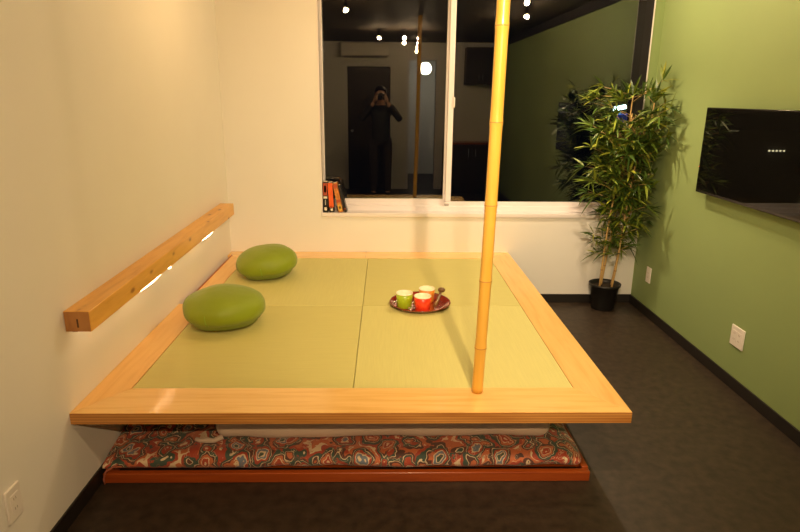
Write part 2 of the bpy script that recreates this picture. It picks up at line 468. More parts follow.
b.box(OX0 - .05, OX0, YF - .13, YF + .012, 0, OZ + .05, .003); b.box(OX1, OX1 + .05, YF - .13, YF + .012, 0, OZ + .05, .003); b.box(OX0, OX1, YF - .13, YF + .012, OZ, OZ + .05, .003)
struct(b.build('trim_2', M['frame_white']))
# skirting
struct(MB().box(XL, XL + .009, YF, YB, 0, .0695, .002).build('baseboard_left', M['skirt']))
struct(MB().box(XR - .009, XR, YF, YB, 0, .0695, .002).build('baseboard_right', M['skirt']))
struct(MB().box(XL + .009, XR - .009, YB - .009, YB, 0, .0695, .002).build('baseboard_back', M['skirt']))
# dark cornice along the green wall
struct(MB().box(XR - .03, XR, YF, YB, 2.36, ZC).build('trim_3', M['dark_trim']))

# ------------------------------------------------------------------ window
win = bpy.data.objects.new('window_1', None); COL.objects.link(win); struct(win)
win.location = (0, YG, 0)
f = MB()
f.box(WX0, WX1, -.03, .09, WZ0 + .012, .752, .003)               # track
f.box(WX0, -.482, -.03, .09, .752, WZ1, .002)
f.box(WX0, WX1, -.03, .09, 2.31, WZ1, .003)
f.box(WX0, WX1, -.02, -.012, .738, .756, .002)
f.build('outer_frame', M['frame_white'], win)
s1 = MB(); s1.box(-.482, .50, .03, .055, .752, .800, .002); s1.box(-.482, -.477, .03, .055, .8, 2.31); s1.box(.445, .468, .03, .055, .8, 2.31); s1.box(-.474, .50, .03, .055, 2.27, 2.31)
s1.build('sliding_sash', M['frame_white'], win)
s2 = MB(); s2.box(.455, 1.894, -.012, .016, .752, .787, .003); s2.box(.46, .503, -.014, .018, .79, 2.31, .003); s2.box(.455, 1.894, -.012, .016, 2.27, 2.31)
s2.build('sliding_sash', M['frame_white'], win)
# panes, hung a touch out of square
g1 = MB().box(-.478, .5, -.0025, .0025, .79, 2.29).build('pane', M['glass'], win, (0, .042, 0)); g1.rotation_euler = (0, 0, .0072)
g2 = MB().box(.48, 1.90, -.0025, .0025, .78, 2.29).build('pane', M['glass'], win, (0, -.006, 0)); g2.rotation_euler = (0, 0, .0072)
MB().box(.498, .512, -.028, -.012, 1.50, 1.575, .004).build('latch', M['plastic_white'], win)
MB().box(.455, .490, -.02, -.012, .745, .772, .003).build('roller_cap', M['plastic_grey'], win)
# sill board and the window lining
struct(MB().box(WX0 - .006, WX1, YB - .012, YG - .03, WZ0, WZ0 + .030, .003).build('trim_1', M['frame_white']))
struct(MB().box(WX1 - .006, WX1, YB, 4.838, WZ0 + .014, WZ1).build('trim_4', M['dark_trim']))
b = MB(); b.box(WX1 - .007, WX1 + .001, YB - .006, YB + .002, WZ0 + .014, WZ1, .001)
struct(b.build('trim_5', M['frame_white']))
b = MB(); b.box(WX0 - .006, WX0 + .003, YB - .004, YG - .03, WZ0 + .014, WZ1, .001)
struct(b.build('trim_6', M['frame_white']))

struct(MB().box(WX1 + .001, XR, YB - .002, YB + .01, WZ0 + .004, ZC).build('trim_7', M['green_wall']))
# ------------------------------------------------------------------ outside (night)
struct(MB().box(-16, 20, 4.84, 26, -3.3, -3.2).build('ground_outside', M['asphalt']))
sign = thing('street_light_bar', 'blue white light bar glowing outdoors beyond the potted bamboo', 'light', (3.76, 10, 1.43))
MB().box(-.10, .10, -.03, .03, -.028, .036, .012, rot=(0, -.22, 0)).build('light_panel', M['outdoor_white'], sign)
MB().box(-.02, .34, -.02, .05, -.34, -.09, .01).build('sign_panel', M['outdoor_blue'], sign)
MB().tube([(.03, 0.05, -.0), (.03, .05, -4.63)], .03).build('pole', M['black_metal'], sign)
first = None
for i, (x, z, sx, lab) in enumerate([(3.945, 1.497, .030, 'leftmost small blue white lamp outdoors right of the light bar'),
                                     (4.035, 1.508, .024, 'middle small blue white lamp outdoors right of the light bar'),
                                     (4.12, 1.535, .030, 'rightmost small blue white lamp outdoors seen behind the leaves')]):
    if first is None:
        first = thing('street_lamp', lab, 'light', (x, 10, z), group='small lamps outdoors')
        MB().sphere((0, 0, 0), .032, 16, 10, scale=(.8, .8, 1.25)).build('lamp_glass', M['outdoor_white'], first)
        MB().tube([(0, .03, 0), (0, .03, -4.7)], .012).build('pole', M['black_metal'], first)
    else: copy_thing(first, (x, 10, z), lab)
struct(MB().box(-5, -1.8, 10.06, 10.4, -3.2, 1.1).build('wall_opposite', M['facade']))
lab = ['outermost', 'second', 'middle', 'fourth', 'innermost']
first = None
for i in range(5):
    p = (-2.78 + i * .062, 10, .77)
    L_ = lab[i] + ' warm lamp of the row across the street mirrored in the television'
    if first is None:
        first = thing('eave_lamp', L_, 'light', p, group='row of warm lamps across the street')
        MB().sphere((0, 0, 0), .016, 14, 8).build('bulb', M['outdoor_warm'], first)
        MB().tube([(0, .012, 0), (0, .06, .012)], .006).build('bracket', M['black_metal'], first)
    else: copy_thing(first, p, L_)

# ------------------------------------------------------------------ raised platform
PX0, PX1, PY0, PY1 = XL + .001, .9526, 2.078, YB - .001
TX0, TX1, TY0, TY1 = -1.045, .786, 2.281, 4.372
TH = .046
plat = thing('raised_platform', 'low birch platform with mitred border boards round four tatami mats', 'platform', (0, 0, 0))
Z0, Z1 = TOP - TH, TOP
b = MB().prism([(PX0, PY0), (PX1, PY0), (TX1, TY0), (TX0, TY0)], Z0, Z1); b.build('front_board', M['birch_x'], plat)
b = MB().prism([(PX1, PY0 + .0006), (PX1, PY1), (TX1, TY1), (TX1, TY0)], Z0, Z1); b.build('right_board', M['birch_y'], plat)
b = MB().prism([(PX0, PY0 + .0006), (TX0, TY0), (TX0, TY1), (PX0 + .032, PY1 - .12), (PX0 + .032, 3.331), (PX0, 3.331)], Z0, Z1); b.build('left_board', M['birch_y'], plat)
b = MB().prism([(TX0, TY1), (TX1, TY1), (PX1, PY1), (PX0, PY1), (PX0, PY1 - .12), (PX0 + .032, PY1 - .12)], Z0, Z1); b.build('back_board', M['birch_x'], plat)
MB().box(PX0, PX1 + .0008, PY0 - .0015, PY0 + .0004, Z0, Z1 - .0015).build('edge_band', M['ply_edge'], plat)
MB().box(TX0 - .01, TX1 + .01, TY0 - .01, TY1 + .01, Z0 - .012, Z0 + .012).build('deck', M['birch_x'], plat)
for (x, y) in ((-1.12, 3.5), (.80, 3.5), (-1.12, 4.45), (.80, 4.45)):
    MB().box(x - .035, x + .035, y - .035, y + .035, 0, Z0, .003).build('leg', M['birch_x'], plat)
MB().box(-.157, -.155, TY1, PY1 - .001, Z1 - .004, Z1 + .0004).build('board_joint', M['tatami_edge'], plat)
MB().box(-.185, -.135, PY1 - .012, PY1 - .008, Z1 - .004, Z1 + .0004).build('board_joint', M['tatami_edge'], plat)
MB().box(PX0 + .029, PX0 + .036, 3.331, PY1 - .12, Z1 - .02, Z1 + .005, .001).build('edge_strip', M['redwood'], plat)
MB().box(PX0, PX0 + .03, 3.34, 4.44, Z0 - .05, Z0, .002).build('wall_ledger', M['birch_y'], plat)

XM, YM = -.135, 3.312
mats_ = [(TX0, XM, TY0, YM, 'tatami_b', 'tatami mat at the front left of the platform, nearer green cushion behind it'),
         (XM, TX1, TY0, YM, 'tatami_a', 'tatami mat at the front right beside the bamboo pole foot'),
         (TX0, XM, YM, TY1, 'tatami_a', 'tatami mat at the back left under the farther green cushion'),
         (XM, TX1, YM, TY1, 'tatami_b', 'tatami mat at the back right under the red lacquer tray')]
for x0, x1, y0, y1, mm, lb in mats_:
    cx, cy = (x0 + x1) / 2, (y0 + y1) / 2
    o = MB().box(x0 + .0012 - cx, x1 - .0012 - cx, y0 + .0012 - cy, y1 - .0012 - cy, 0, TOP - .001 - (Z0 + .012), .0025).build('tatami_mat', M[mm], None, (cx, cy, Z0 + .012))
    tag(o, lb, 'mat', 'tatami mats set into the platform')

# ------------------------------------------------------------------ bamboo pole
pole = thing('bamboo_pole', 'yellow bamboo pole standing on the platform front edge up to the ceiling', 'pole', (.376, 2.247, TOP))
nodes_z = [.607, .888, 1.186, 1.490, 1.818, 2.14]
def pole_x(z): return .018 * (z - TOP) + .004 * math.sin((z - TOP) * 2.2)
def pole_r(z): return .0226 + .0006 * (z - TOP)
pts, rads = [], []
zs = [TOP]
for a, b_ in zip([TOP] + nodes_z, nodes_z + [ZC]):
    n = 8
    for i in range(1, n): zs.append(a + (b_ - a) * i / n)
    if b_ < ZC: zs += [b_ - .014, b_ - .006, b_, b_ + .006, b_ + .014]
    else: zs.append(b_ - .0005)
for z in zs:
    dmin = min(abs(z - q) for q in nodes_z)
    r = pole_r(z) * (1 + (.07 if dmin < .007 else 0) + (.02 if .007 < dmin < .016 else 0))
    pts.append((pole_x(z), 0, z - TOP)); rads.append(r)
MB().tube(pts, rads, 28).build('culm', M['bamboo'], pole)
for z in nodes_z:
    MB().lathe([(pole_r(z) * 1.0, -.0035), (pole_r(z) * 1.085, -.002), (pole_r(z) * 1.085, .0012), (pole_r(z) * 1.0, .003)], 28, (pole_x(z), 0, z - TOP)).build('node_ring', M['bamboo_node'], pole)

# ------------------------------------------------------------------ beam on the left wall
BY0, BY1 = 2.134, 4.34
def beam_z(y): return .717 + .026 * (y - BY0) / (BY1 - BY0)
beam = thing('timber_beam', 'knotty pine beam fixed to the left wall above the platform', 'beam', (XL, BY0, .717), (.026 / (BY1 - BY0), 0, 0))
BL, BW, BH = BY1 - BY0, .097, .082
MB().box(.001, BW, 0.002, BL, 0, BH, .004).build('timber', M['beam'], beam)
MB().box(.003, BW - .002, -.0005, .003, .002, BH - .002, .001).build('end_grain', M['beam_end'], beam)
MB().box(.047, .0535, -.0015, .001, .018, .052, .001).build('crack', M['beam_check'], beam)
MB().box(.02, .04, .01, BL - .02, -.004, .001, .001).build('led_channel', M['plastic_grey'], beam)
for (a, c, sag, xx) in ((.05, .40, .0, .05), (.44, .80, .0026, .0925), (.84, .90, .002, .0925), (.94, 1.34, .0, .06), (1.40, 1.72, .0026, .0925), (1.78, 2.12, .0, .05)):
    n = 9
    p = [(xx - .01 * abs(2 * i / (n - 1) - 1), a + (c - a) * i / (n - 1), -.003 - sag * math.sin(PI * i / (n - 1))) for i in range(n)]
    MB().tube(p, .003, 6).build('led_strip', M['led'], beam)

# ------------------------------------------------------------------ cushions
def cushion(loc, rz, tilt, rx, ry, h, label, seed):
    t = thing('round_cushion', label, 'cushion', loc, (tilt[0], tilt[1], rz), 'green cushions on the tatami')
    bm = bmesh.new()
    bmesh.ops.create_uvsphere(bm, u_segments=64, v_segments=36, radius=1)
    for v in bm.verts:
        x, y, z = v.co
        rr = math.hypot(x, y)
        pz = (abs(z) ** .86) * (1 if z > 0 else -1)
        k = 1.0
        q = Vector((x * rx * (1 + .03 * math.sin(2 * math.atan2(y, x) + seed)), y * ry, pz * h / 2 * (.92 if z < 0 else 1.0)))
        q *= 1 + .05 * noise.noise(Vector((x * 1.6 + seed, y * 1.6, z * 1.6))) + .012 * noise.noise(Vector((x * 6 + seed, y * 6, z * 3)))
        # puckers gathering around the closing seam
        a = math.atan2(y, x); da = math.atan2(math.sin(a + 2.1), math.cos(a + 2.1))
        w = math.exp(-(da / .35) ** 2) * math.exp(-((z + .2) / .5) ** 2)
        q *= 1 - .03 * w * (0.5 + .5 * math.cos(da * 26))
        v.co = q
    zmin = min(v.co.z for v in bm.verts)
    for v in bm.verts:
        v.co.z = v.co.z - zmin
        if v.co.z < .035: v.co.z = v.co.z * .55 + .0
    for f in bm.faces: f.smooth = True
    b = MB(); b.bm.free(); b.bm = bm
    # seam path lies on the surface
    a0 = -2.1
    pts = []
    for i in range(9):
        el = -.62 + .62 * i / 8
        best = min(bm.verts, key=lambda v: (math.atan2(math.sin(math.atan2(v.co.y, v.co.x) - a0), math.cos(math.atan2(v.co.y, v.co.x) - a0))) ** 2 * 4 + ((v.co.z - h / 2) / (h / 2) - math.sin(el)) ** 2)
        pts.append(best.co.copy())
    body = b.build('cover', M['cushion'], t)
    seen = []
    for p in pts:
        if not seen or (p - seen[-1]).length > .004: seen.append(p)
    MB().tube(seen, .0022, 6).build('closing_seam', M['cushion_seam'], body)
    return t
cushion((-.850, 3.022, TOP + .001), .25, (0, 0), .206, .202, .208, 'nearer plump green cushion on the front left of the tatami', 1.3)
cushion((-.788, 3.920, TOP + .004), .5, (0, -.10), .208, .20, .205, 'farther plump green cushion on the tatami by the back wall', 5.1)

# ------------------------------------------------------------------ tray and cups
TRX, TRY = .198, 3.325
t = MB().lathe([(0, 0), (.135, 0), (.150, .002), (.171, .016), (.176, .021), (.178, .020), (.175, .024), (.168, .021), (.148, .008), (.135, .006), (0, .006)], 64).build('serving_tray', M['lacquer'], None, (TRX, TRY, TOP))
tag(t, 'round red brown lacquer tray holding the cups on the tatami', 'tray')
def cup(x, y, r, h, m, label):
    t = thing('tea_cup', label, 'cup', (x, y, TOP + .0065), group='tea cups on the lacquer tray')
    MB().lathe([(0, 0), (r * .84, 0), (r * .89, .004), (r * .96, h * .55), (r, h - .004), (r * .998, h - .004), (r * .92, h - .010), (r * .72, .008), (0, .006)], 40).build('body', m, t)
    MB().lathe([(r * 1.0, h - .006), (r * 1.015, h - .002), (r * .99, h), (r * .95, h - .001), (r * .91, h - .012), (r * .71, .010), (0, .0085)], 40).build('lining', M['cup_white'], t)
    return t
cup(.105, 3.268, .0475, .088, M['cup_green'], 'lime green cup with cream rim at the left of the tray')
cup(.205, 3.212, .048, .088, M['cup_red'], 'orange red cup with cream rim at the front of the tray')
cup(.240, 3.375, .047, .080, M['cup_orange'], 'orange cup with cream rim behind the red cup')
sp = thing('wooden_spoon', 'small dark wooden spoon leaning on the orange cup at right', 'spoon', (.288, 3.285, TOP + .020))
MB().tube([(-.012, -.05, .006), (.005, -.01, .018), (.022, .035, .040), (.030, .06, .052)], [.011, .010, .009, .008], 10).build('handle', M['spoon'], sp)
MB().sphere((.036, .075, .060), .020, 16, 10, scale=(1.1, 1.3, .7)).build('bowl', M['spoon'], sp)
def candy(x, y, rz, m, label):
    t = thing('wrapped_sweet', label, 'sweet', (x, y, TOP + .0155), (0, 0, rz), 'wrapped sweets on the tray')
    MB().sphere((0, 0, 0), .009, 12, 8, scale=(1.25, 1, .95)).build('wrapper', m, t)
    for s in (-1, 1):
        b = MB()
        v = [b.bm.verts.new((s * .010, 0, 0))] + [b.bm.verts.new((s * .021, .009 * math.sin(k), .008 * math.cos(k) + .0005)) for k in [q * PI / 4 for q in range(8)]]
        for i in range(8): b.bm.faces.new((v[0], v[1 + i], v[1 + (i + 1) % 8]))
        b.build('twist', m, t)
candy(.056, 3.325, .3, M['foil'], 'silver wrapped sweet left of the green cup, farther back')
candy(.060, 3.292, 1.2, M['foil_pink'], 'pink wrapped sweet left of the green cup, nearer the front')
candy(.150, 3.300, .9, M['foil'], 'silver wrapped sweet between the cups, hindmost')
candy(.152, 3.262, 2.0, M['foil_pink'], 'pink wrapped sweet between the green and red cups')
candy(.148, 3.225, .2, M['foil'], 'silver wrapped sweet close to the red cup')
candy(.138, 3.192, 1.3, M['foil'], 'silver wrapped sweet nearest the front rim of the tray')

# ------------------------------------------------------------------ bedding stored under the platform
base = thing('bed_base', 'low red brown wooden slat base on the floor under the paisley futon', 'bed base', (0, 0, 0))
BX0, BX1, BFY, BBY = -1.183, .872, 2.222, 3.25
MB().box(BX0, BX1, BFY, BFY + .028, 0, .046, .004).build('front_rail', M['redwood'], base)
MB().box(BX0, BX1, BBY - .028, BBY, 0, .052, .004).build('back_rail', M['redwood'], base)
MB().box(BX0, BX0 + .028, BFY + .028, BBY - .028, 0, .052, .003).build('side_rail', M['redwood'], base)
MB().box(BX1 - .028, BX1, BFY + .028, BBY - .028, 0, .052, .003).build('side_rail', M['redwood'], base)
for i in range(8):
    y = BFY + .06 + i * .118
    MB().box(BX0 + .028, BX1 - .028, y, y + .07, .03, .05, .003).build('slat', M['redwood'], base)
def fut(w):
    # thinner, drooping ends and a soft sagging front edge
    w = w.copy()
    k = max(0, (w.x - .70) / .14); w.z = .053 + (w.z - .053) * (1 - .35 * min(1, k) ** 2)
    w.z += .018 * max(0, -(w.x + .55)) if w.z > .09 else 0
    if w.z > .1: w.z += .008 * noise.noise(Vector((w.x * 3.1, w.y * 2, 4)))
    kx = max(0, min(1, (-.82 - w.x) / .36)); ky = max(0, min(1, 1 - (w.y - 2.23) / .34))
    w.z = .053 + (w.z - .053) * (1 - .72 * kx * ky)
    if w.z < .053: w.z = .053
    if w.x < -1.186: w.x = -1.186
    return w
fu = thing('paisley_futon', 'red and cream paisley futon folded on the low wooden base', 'futon', (0, 0, 0))
MB().softbox(-1.225, .845, 2.236, 3.2, .053, .128, .036, (150, 60, 14), .010, 7, 3, fut).build('mattress', M['paisley'], fu)
MB().tube([(-1.12, 2.235, .085), (-1.165, 2.218, .06), (-1.175, 2.212, .03), (-1.172, 2.21, .006)], .004, 8).build('corner_cord', M['cord_red'], fu)
def cre(w):
    w = w.copy()
    zb = .146 + .010 * noise.noise(Vector((w.x * 2.3, 1, 2)))
    if w.z < .2: w.z = max(w.z, zb - .0)
    return w
cf = thing('cream_futon', 'plain cream futon folded on top of the paisley one', 'futon', (0, 0, 0))
MB().softbox(-.745, .728, 2.325, 3.15, .133, .345, .055, (110, 50, 14), .012, 5, 8, None).build('mattress', M['cream_cloth'], cf)
MB().tube([(-.70, 2.318, .162), (-.735, 2.305, .150), (-.765, 2.308, .152), (-.79, 2.312, .146), (-.815, 2.318, .150)], [.012, .010, .013, .008, .011], 10).build('tie_cord', M['cream_cloth'], cf)
sh = MB().softbox(-1.15, -.80, 2.62, 3.1, .142, .19, .02, (30, 30, 6), .012, 9, 2).build('folded_sheet', M['cream_cloth'])
tag(sh, 'folded white sheet lying on the left end of the paisley futon', 'sheet')

# ------------------------------------------------------------------ books on the sill
SZ = WZ0 + .0305
def book(x, w, h, dep, lean, y, cov, label, bands):
    t = thing('book', label, 'book', (x, y, SZ + w / 2 * math.sin(abs(lean))), (0, lean, 0), 'paperbacks standing on the window sill')
    b = MB(); b.box(-w / 2, w / 2, 0, .0022, 0, h, .0008); b.box(-w / 2, -w / 2 + .0015, 0.002, dep, 0, h); b.box(w / 2 - .0015, w / 2, .002, dep, 0, h)
    b.build('cover', cov, t)
    MB().box(-w / 2 + .0015, w / 2 - .0015, .0022, dep - .003, .002, h - .003).build('pages', M['paper'], t)
    for (z0, z1, m, fr) in bands:
        MB().box(-w / 2 * fr, w / 2 * fr, -.0007, .0003, z0 * h, z1 * h).build('spine_band', m, t)
    return t
book(-.4635, .036, .232, .095, 0, YB + .004, M['book_black'], 'black book with dark red top half, leftmost on the window sill',
     [(.56, .97, M['book_red'], .9), (.46, .53, M['book_white'], .8), (.66, .88, M['book_tan'], .45), (.07, .17, M['book_white'], .5), (.25, .42, M['book_white'], .12)])
book(-.4155, .036, .228, .095, -.05, YB + .004, M['book_black'], 'book with bright orange red spine, second from the left on the sill',
     [(.18, .985, M['book_orange'], .98), (.05, .13, M['book_white'], .45), (.16, .2, M['book_orange'], .6)])
book(-.347, .034, .226, .095, -.20, YB + .004, M['book_tan'], 'mottled tan and orange book leaning left on the sill',
     [(.05, .26, M['book_gold'], .8), (.34, .43, M['book_red'], .9), (.82, .96, M['book_red'], .85), (.12, .2, M['book_tan'], .4)])
book(-.309, .018, .212, .090, -.235, YB + .010, M['book_black'], 'plain black book leaning at the right end of the row',
     [(.1, .16, M['book_red'], .4)])

# ------------------------------------------------------------------ television
tv = thing('television', 'black flat television mounted on the green wall', 'television', (XR - .0006, 3.158, 1.282))
TW, THH = 1.01, .50
MB().box(-.062, -.030, -TW / 2, TW / 2, -THH / 2, THH / 2, .004).build('casing', M['tv_bezel'], tv)
MB().box(-.0635, -.0615, -TW / 2 + .009, TW / 2 - .009, -THH / 2 + .017, THH / 2 - .009).build('screen', M['tv_screen'], tv)
MB().box(-.032, -.018, -.33, .33, -.2, .13, .006).build('rear_cover', M['tv_back'], tv)
MB().box(-.02, 0, -.2, .2, -.12, .12, .002).build('wall_bracket', M['black_metal'], tv)
MB().box(-.0632, -.0615, TW / 2 - .006, TW / 2 - .003, -.10, -.094).build('standby_light', emit('red standby light', (1, .05, .02), .6), tv)

# ------------------------------------------------------------------ wall plates
def plate(name, label, loc, w, rot, twin):
    t = thing(name, label, 'socket', loc, rot, 'wall socket plates')
    MB().box(-w / 2, w / 2, -.009, 0, -.0585, .0585, .004).build('cover_plate', M['plastic_white'], t)
    for cx in ((-.023, .023) if twin else (0,)):
        MB().box(cx - .0205, cx + .0205, -.0105, -.008, -.033, .033, .001).build('socket_insert', M['plastic_white'], t)
        for cz in (-.017, .017):
            for sx in (-.0055, .0055):
                MB().box(cx + sx - .0011, cx + sx + .0011, -.0112, -.0100, cz - .0045, cz + .0045).build('socket_slot', M['slot'], t)
    return t
plate('wall_socket', 'small white socket plate low on the green wall beside the plant', (XR, 4.282, .312), .072, (0, 0, -PI / 2), False)
plate('wall_socket', 'wide white socket plate low on the green wall below the television', (XR, 3.092, .303), .124, (0, 0, -PI / 2), True)
plate('wall_socket', 'white socket plate low on the left wall before the platform', (XL, 1.689, .309), .076, (0, 0, PI / 2), False)

# ------------------------------------------------------------------ potted bamboo
PXC, PYC = 1.69, 4.425
pl = thing('potted_bamboo', 'tall leafy bamboo in a black pot in the corner by the window', 'plant', (PXC, PYC, 0))
MB().lathe([(0, 0), (.082, 0), (.086, .004), (.108, .185), (.118, .187), (.120, .205), (.114, .206), (.106, .19), (.100, .175), (0, .172)], 40).build('pot', M['pot'], pl)
MB().lathe([(.104, .176), (.06, .184), (0, .187)], 28).build('soil', M['soil'], pl)
canes = []
for (bx, by, tx, ty, h, r) in ((-.058, -.03, .02, -.10, 1.48, .0078), (-.012, .02, .06, -.02, 1.60, .0080), (.024, -.04, .135, -.12, 1.44, .0076), (.074, .02, .19, -.06, 1.55, .0076)):
    pts = []; rr = []
    n = 36
    for i in range(n + 1):
        u = i / n
        pts.append(Vector((bx + (tx - bx) * u + .012 * math.sin(u * 5 + bx * 60), by + (ty - by) * u + .01 * math.sin(u * 4 + by * 50), .18 + (h - .18) * u)))
        rr.append(r * (1 - .5 * u) * (1.12 if i % 4 == 0 else 1))
    canes.append(pts)
    c = MB().tube(pts, rr, 10).build('cane', M['cane'], pl)
    for i in range(4, 32, 4):
        MB().lathe([(rr[i] * .98, -.004), (rr[i] * 1.14, -.002), (rr[i] * 1.14, .001), (rr[i] * .98, .004)], 10, tuple(pts[i])).build('node_ring', M['cane_node'], c)
rnd = random.Random(11)
GAP_A, GAP_B = Vector((1.645, 4.4, 1.475)), Vector((1.83, 4.4, 1.545))   # airy gap in the crown
def near_gap(p):
    d = GAP_B - GAP_A; u = max(0, min(1, (p - GAP_A).dot(d) / d.length_squared)); q = GAP_A + d * u
    return math.hypot(p.x - q.x, p.z - q.z) < .042
lb = MB()
tb = MB()
def leaf(p, d, L_, w, droop):
    # p in plant space; a folded, tapering blade
    side = d.cross(Vector((0, 0, 1)))
    if side.length < .05: side = Vector((1, 0, 0))
    side.normalize()
    roll = rnd.uniform(-.9, .9)
    side = Matrix.Rotation(roll, 3, d) @ side
    nrm = side.cross(d)
    st = []
    for u, ww in ((0, .12), (.18, .8), (.42, 1.0), (.72, .6), (1, .02)):
        c = p + d * (L_ * u) + Vector((0, 0, -droop * L_ * u * u))
        st.append((c - side * w * ww * .5 + nrm * w * .12 * ww, c, c + side * w * ww * .5 + nrm * w * .12 * ww))
    for a in st:
        for q in a:
            wq = q + Vector((PXC, PYC, 0))
            if wq.x > XR - .012 or wq.y > YB - .014 and wq.z < WZ0 + .03 or wq.y > YG - .045 or near_gap(wq): return False
            if wq.y > YB - .01 and wq.x > WX1 - .02: return False
    V = [[lb.bm.verts.new(q) for q in a] for a in st]
    for A, B in zip(V, V[1:]):
        for k in (0, 1):
            f = lb.bm.faces.new((A[k], A[k + 1], B[k + 1], B[k])); f.smooth = True
    return True
def spray(p, d, n, size):
    for i in range(n):
        e = Euler((rnd.gauss(0, .5), rnd.gauss(0, .45), rnd.gauss(0, .75))).to_matrix() @ d
        e.normalize()
        leaf(p + e * .006, e, size * rnd.uniform(.75, 1.25), .0165 * rnd.uniform(.8, 1.25) * size / .12, rnd.uniform(.05, .45))
for ci, pts in enumerate(canes):
    nb = 92
    for k in range(nb):
        u = .18 + .82 * (k + rnd.random()) / nb
        i = min(len(pts) - 2, int(u * (len(pts) - 1)))
        p = pts[i].lerp(pts[i + 1], u * (len(pts) - 1) - i)
        z = p.z
        if z < .42 or (z < .95 and rnd.random() < .42): continue
        a = rnd.uniform(0, 2 * PI)
        # reach narrows toward the bare canes, widest at the upper third
        reach = (.07 + .185 * min(1, max(0, (z - .42) / .65))) * rnd.uniform(.25, 1.15)
        if ci == 0 and z > 1.35: reach *= 1.15
        d = Vector((math.cos(a), math.sin(a) * .8, rnd.uniform(.1, .75))).normalized()
        for m_ in (1, -1):
            q = p + Vector((d.x * m_, d.y * m_, d.z)) * reach
            wq = q + Vector((PXC, PYC, 0))
            if wq.x < XR - .03 and wq.y < YB - .03 and not near_gap(wq):
                dd = Vector((d.x * m_, d.y * m_, d.z)); break
        else: continue
        if not near_gap(p.lerp(q, .5) + Vector((PXC, PYC, 0))): tb.tube([p, p.lerp(q, .5) + Vector((0, 0, .006)), q], [.0022, .0016, .001], 5)
        spray(q, dd, rnd.randint(6, 9), .125 if z > .6 else .10)
        if reach > .12: spray(p.lerp(q, .55), dd, rnd.randint(3, 5), .11)
    spray(pts[-1], Vector((.1, -.1, 1)).normalized(), 12, .13)
    spray(pts[-3], Vector((-.3, -.2, .8)).normalized(), 9, .13)
lb.build('foliage', M['leaf'], pl)
tb.build('twigs', M['cane'], pl)

# ------------------------------------------------------------------ lamps on the ceiling
lamp0 = None
LZ = 2.335
lamps = [('A', -.36, 3.50, 'ceiling bulb lamp over the nearer green cushion', None),
         ('B', 1.38, 3.13, 'ceiling bulb lamp in front of the television', None),
         ('C', 1.17, 4.02, 'ceiling bulb lamp nearest the window', None),
         ('D', 1.34, 2.17, 'ceiling bulb lamp right of the bamboo pole', None),
         ('E', -.05, .80, 'ceiling bulb lamp left of three near the photographer', None),
         ('F', .29, .85, 'middle ceiling bulb lamp of three near the photographer', (.60, 4.4, .3)),
         ('G', .48, .88, 'ceiling bulb lamp right of three near the photographer', (.72, 4.4, .25)),
         ('H', .557, -.70, 'added fill bulb by the open doorway behind the photographer', (.25, 2.3, .1))]  # H is an added fill lamp, lighting bedding and platform from the front
WARM = (1.0, .665, .345)
for key, x, y, lab, aim in lamps:
    bm_ = emit('lit bulb ' + key, TINT.get(key, WARM), 1600 * LW[key])
    if lamp0 is None:
        o = lamp0 = thing('ceiling_lamp', lab, 'lamp', (x, y, LZ), group='bare bulb lamps on the ceiling')
        MB().lathe([(0, ZC - LZ), (.045, ZC - LZ), (.045, ZC - LZ - .016), (.018, ZC - LZ - .022), (0, ZC - LZ - .022)], 24).build('canopy', M['black_metal'], lamp0)
        MB().lathe([(0, .098), (.012, .098), (.012, .062), (.019, .058), (.021, .026), (0, .026)], 20).build('socket', M['black_metal'], lamp0)
        b = MB(); r_ = bmesh.ops.create_icosphere(b.bm, subdivisions=2, radius=.021)
        for f in b.bm.faces: f.smooth = True
        b.build('bulb', bm_, lamp0)
    else: o = copy_thing(lamp0, (x, y, LZ), lab)
    for ch in o.children:
        if ch.name.startswith('bulb'):
            ch.material_slots[0].link = 'OBJECT'; ch.material_slots[0].material = bm_
    if LW.get(key + 's', 0) > 0:
        li = bpy.data.lights.new('spot_beam', 'SPOT'); lo = bpy.data.objects.new('spot_beam', li); COL.objects.link(lo)
        li.energy = 100 * LW[key + 's']; li.color = TINT.get(key + 's', WARM); li.shadow_soft_size = .02
        p = Vector((x, y, LZ - .062)); a_ = Vector(aim) if aim else Vector((x, y + .001, 0))
        li.spot_size = math.radians(80 if aim else 120); li.spot_blend = 1.0
        lo.location = p; lo.rotation_euler = (a_ - p).to_track_quat('-Z', 'Y').to_euler()

# hall globe seen through the open doorway
gl = thing('globe_lamp', 'round white globe lamp hanging in the hall beyond the doorway', 'lamp', (.83, -2.4, 2.085))
MB().sphere((0, 0, 0), .11, 28, 18).build('globe', M['globe'], gl)
MB().tube([(0, 0, .108), (0, 0, ZC - 2.085 - .02)], .005, 8).build('cord', M['black_metal'], gl)
MB().lathe([(0, ZC - 2.085), (.05, ZC - 2.085), (.05, ZC - 2.105), (0, ZC - 2.107)], 20).build('canopy', M['black_metal'], gl)

# air conditioner above the closed door
ac = thing('air_conditioner', 'cream wall air conditioner above the dark door behind the photographer', 'air conditioner', (-.275, YF, 2.2))
MB().box(-.395, .395, .001, .2, .015, .225, .02, 3).build('casing', M['ac'], ac)
MB().box(-.37, .37, .195, .204, .10, .2, .003).build('front_panel', M['ac'], ac)
MB().box(-.36, .36, .06, .17, .006, .018, .002, rot=(.25, 0, 0)).build('louvre', M['plastic_grey'], ac)
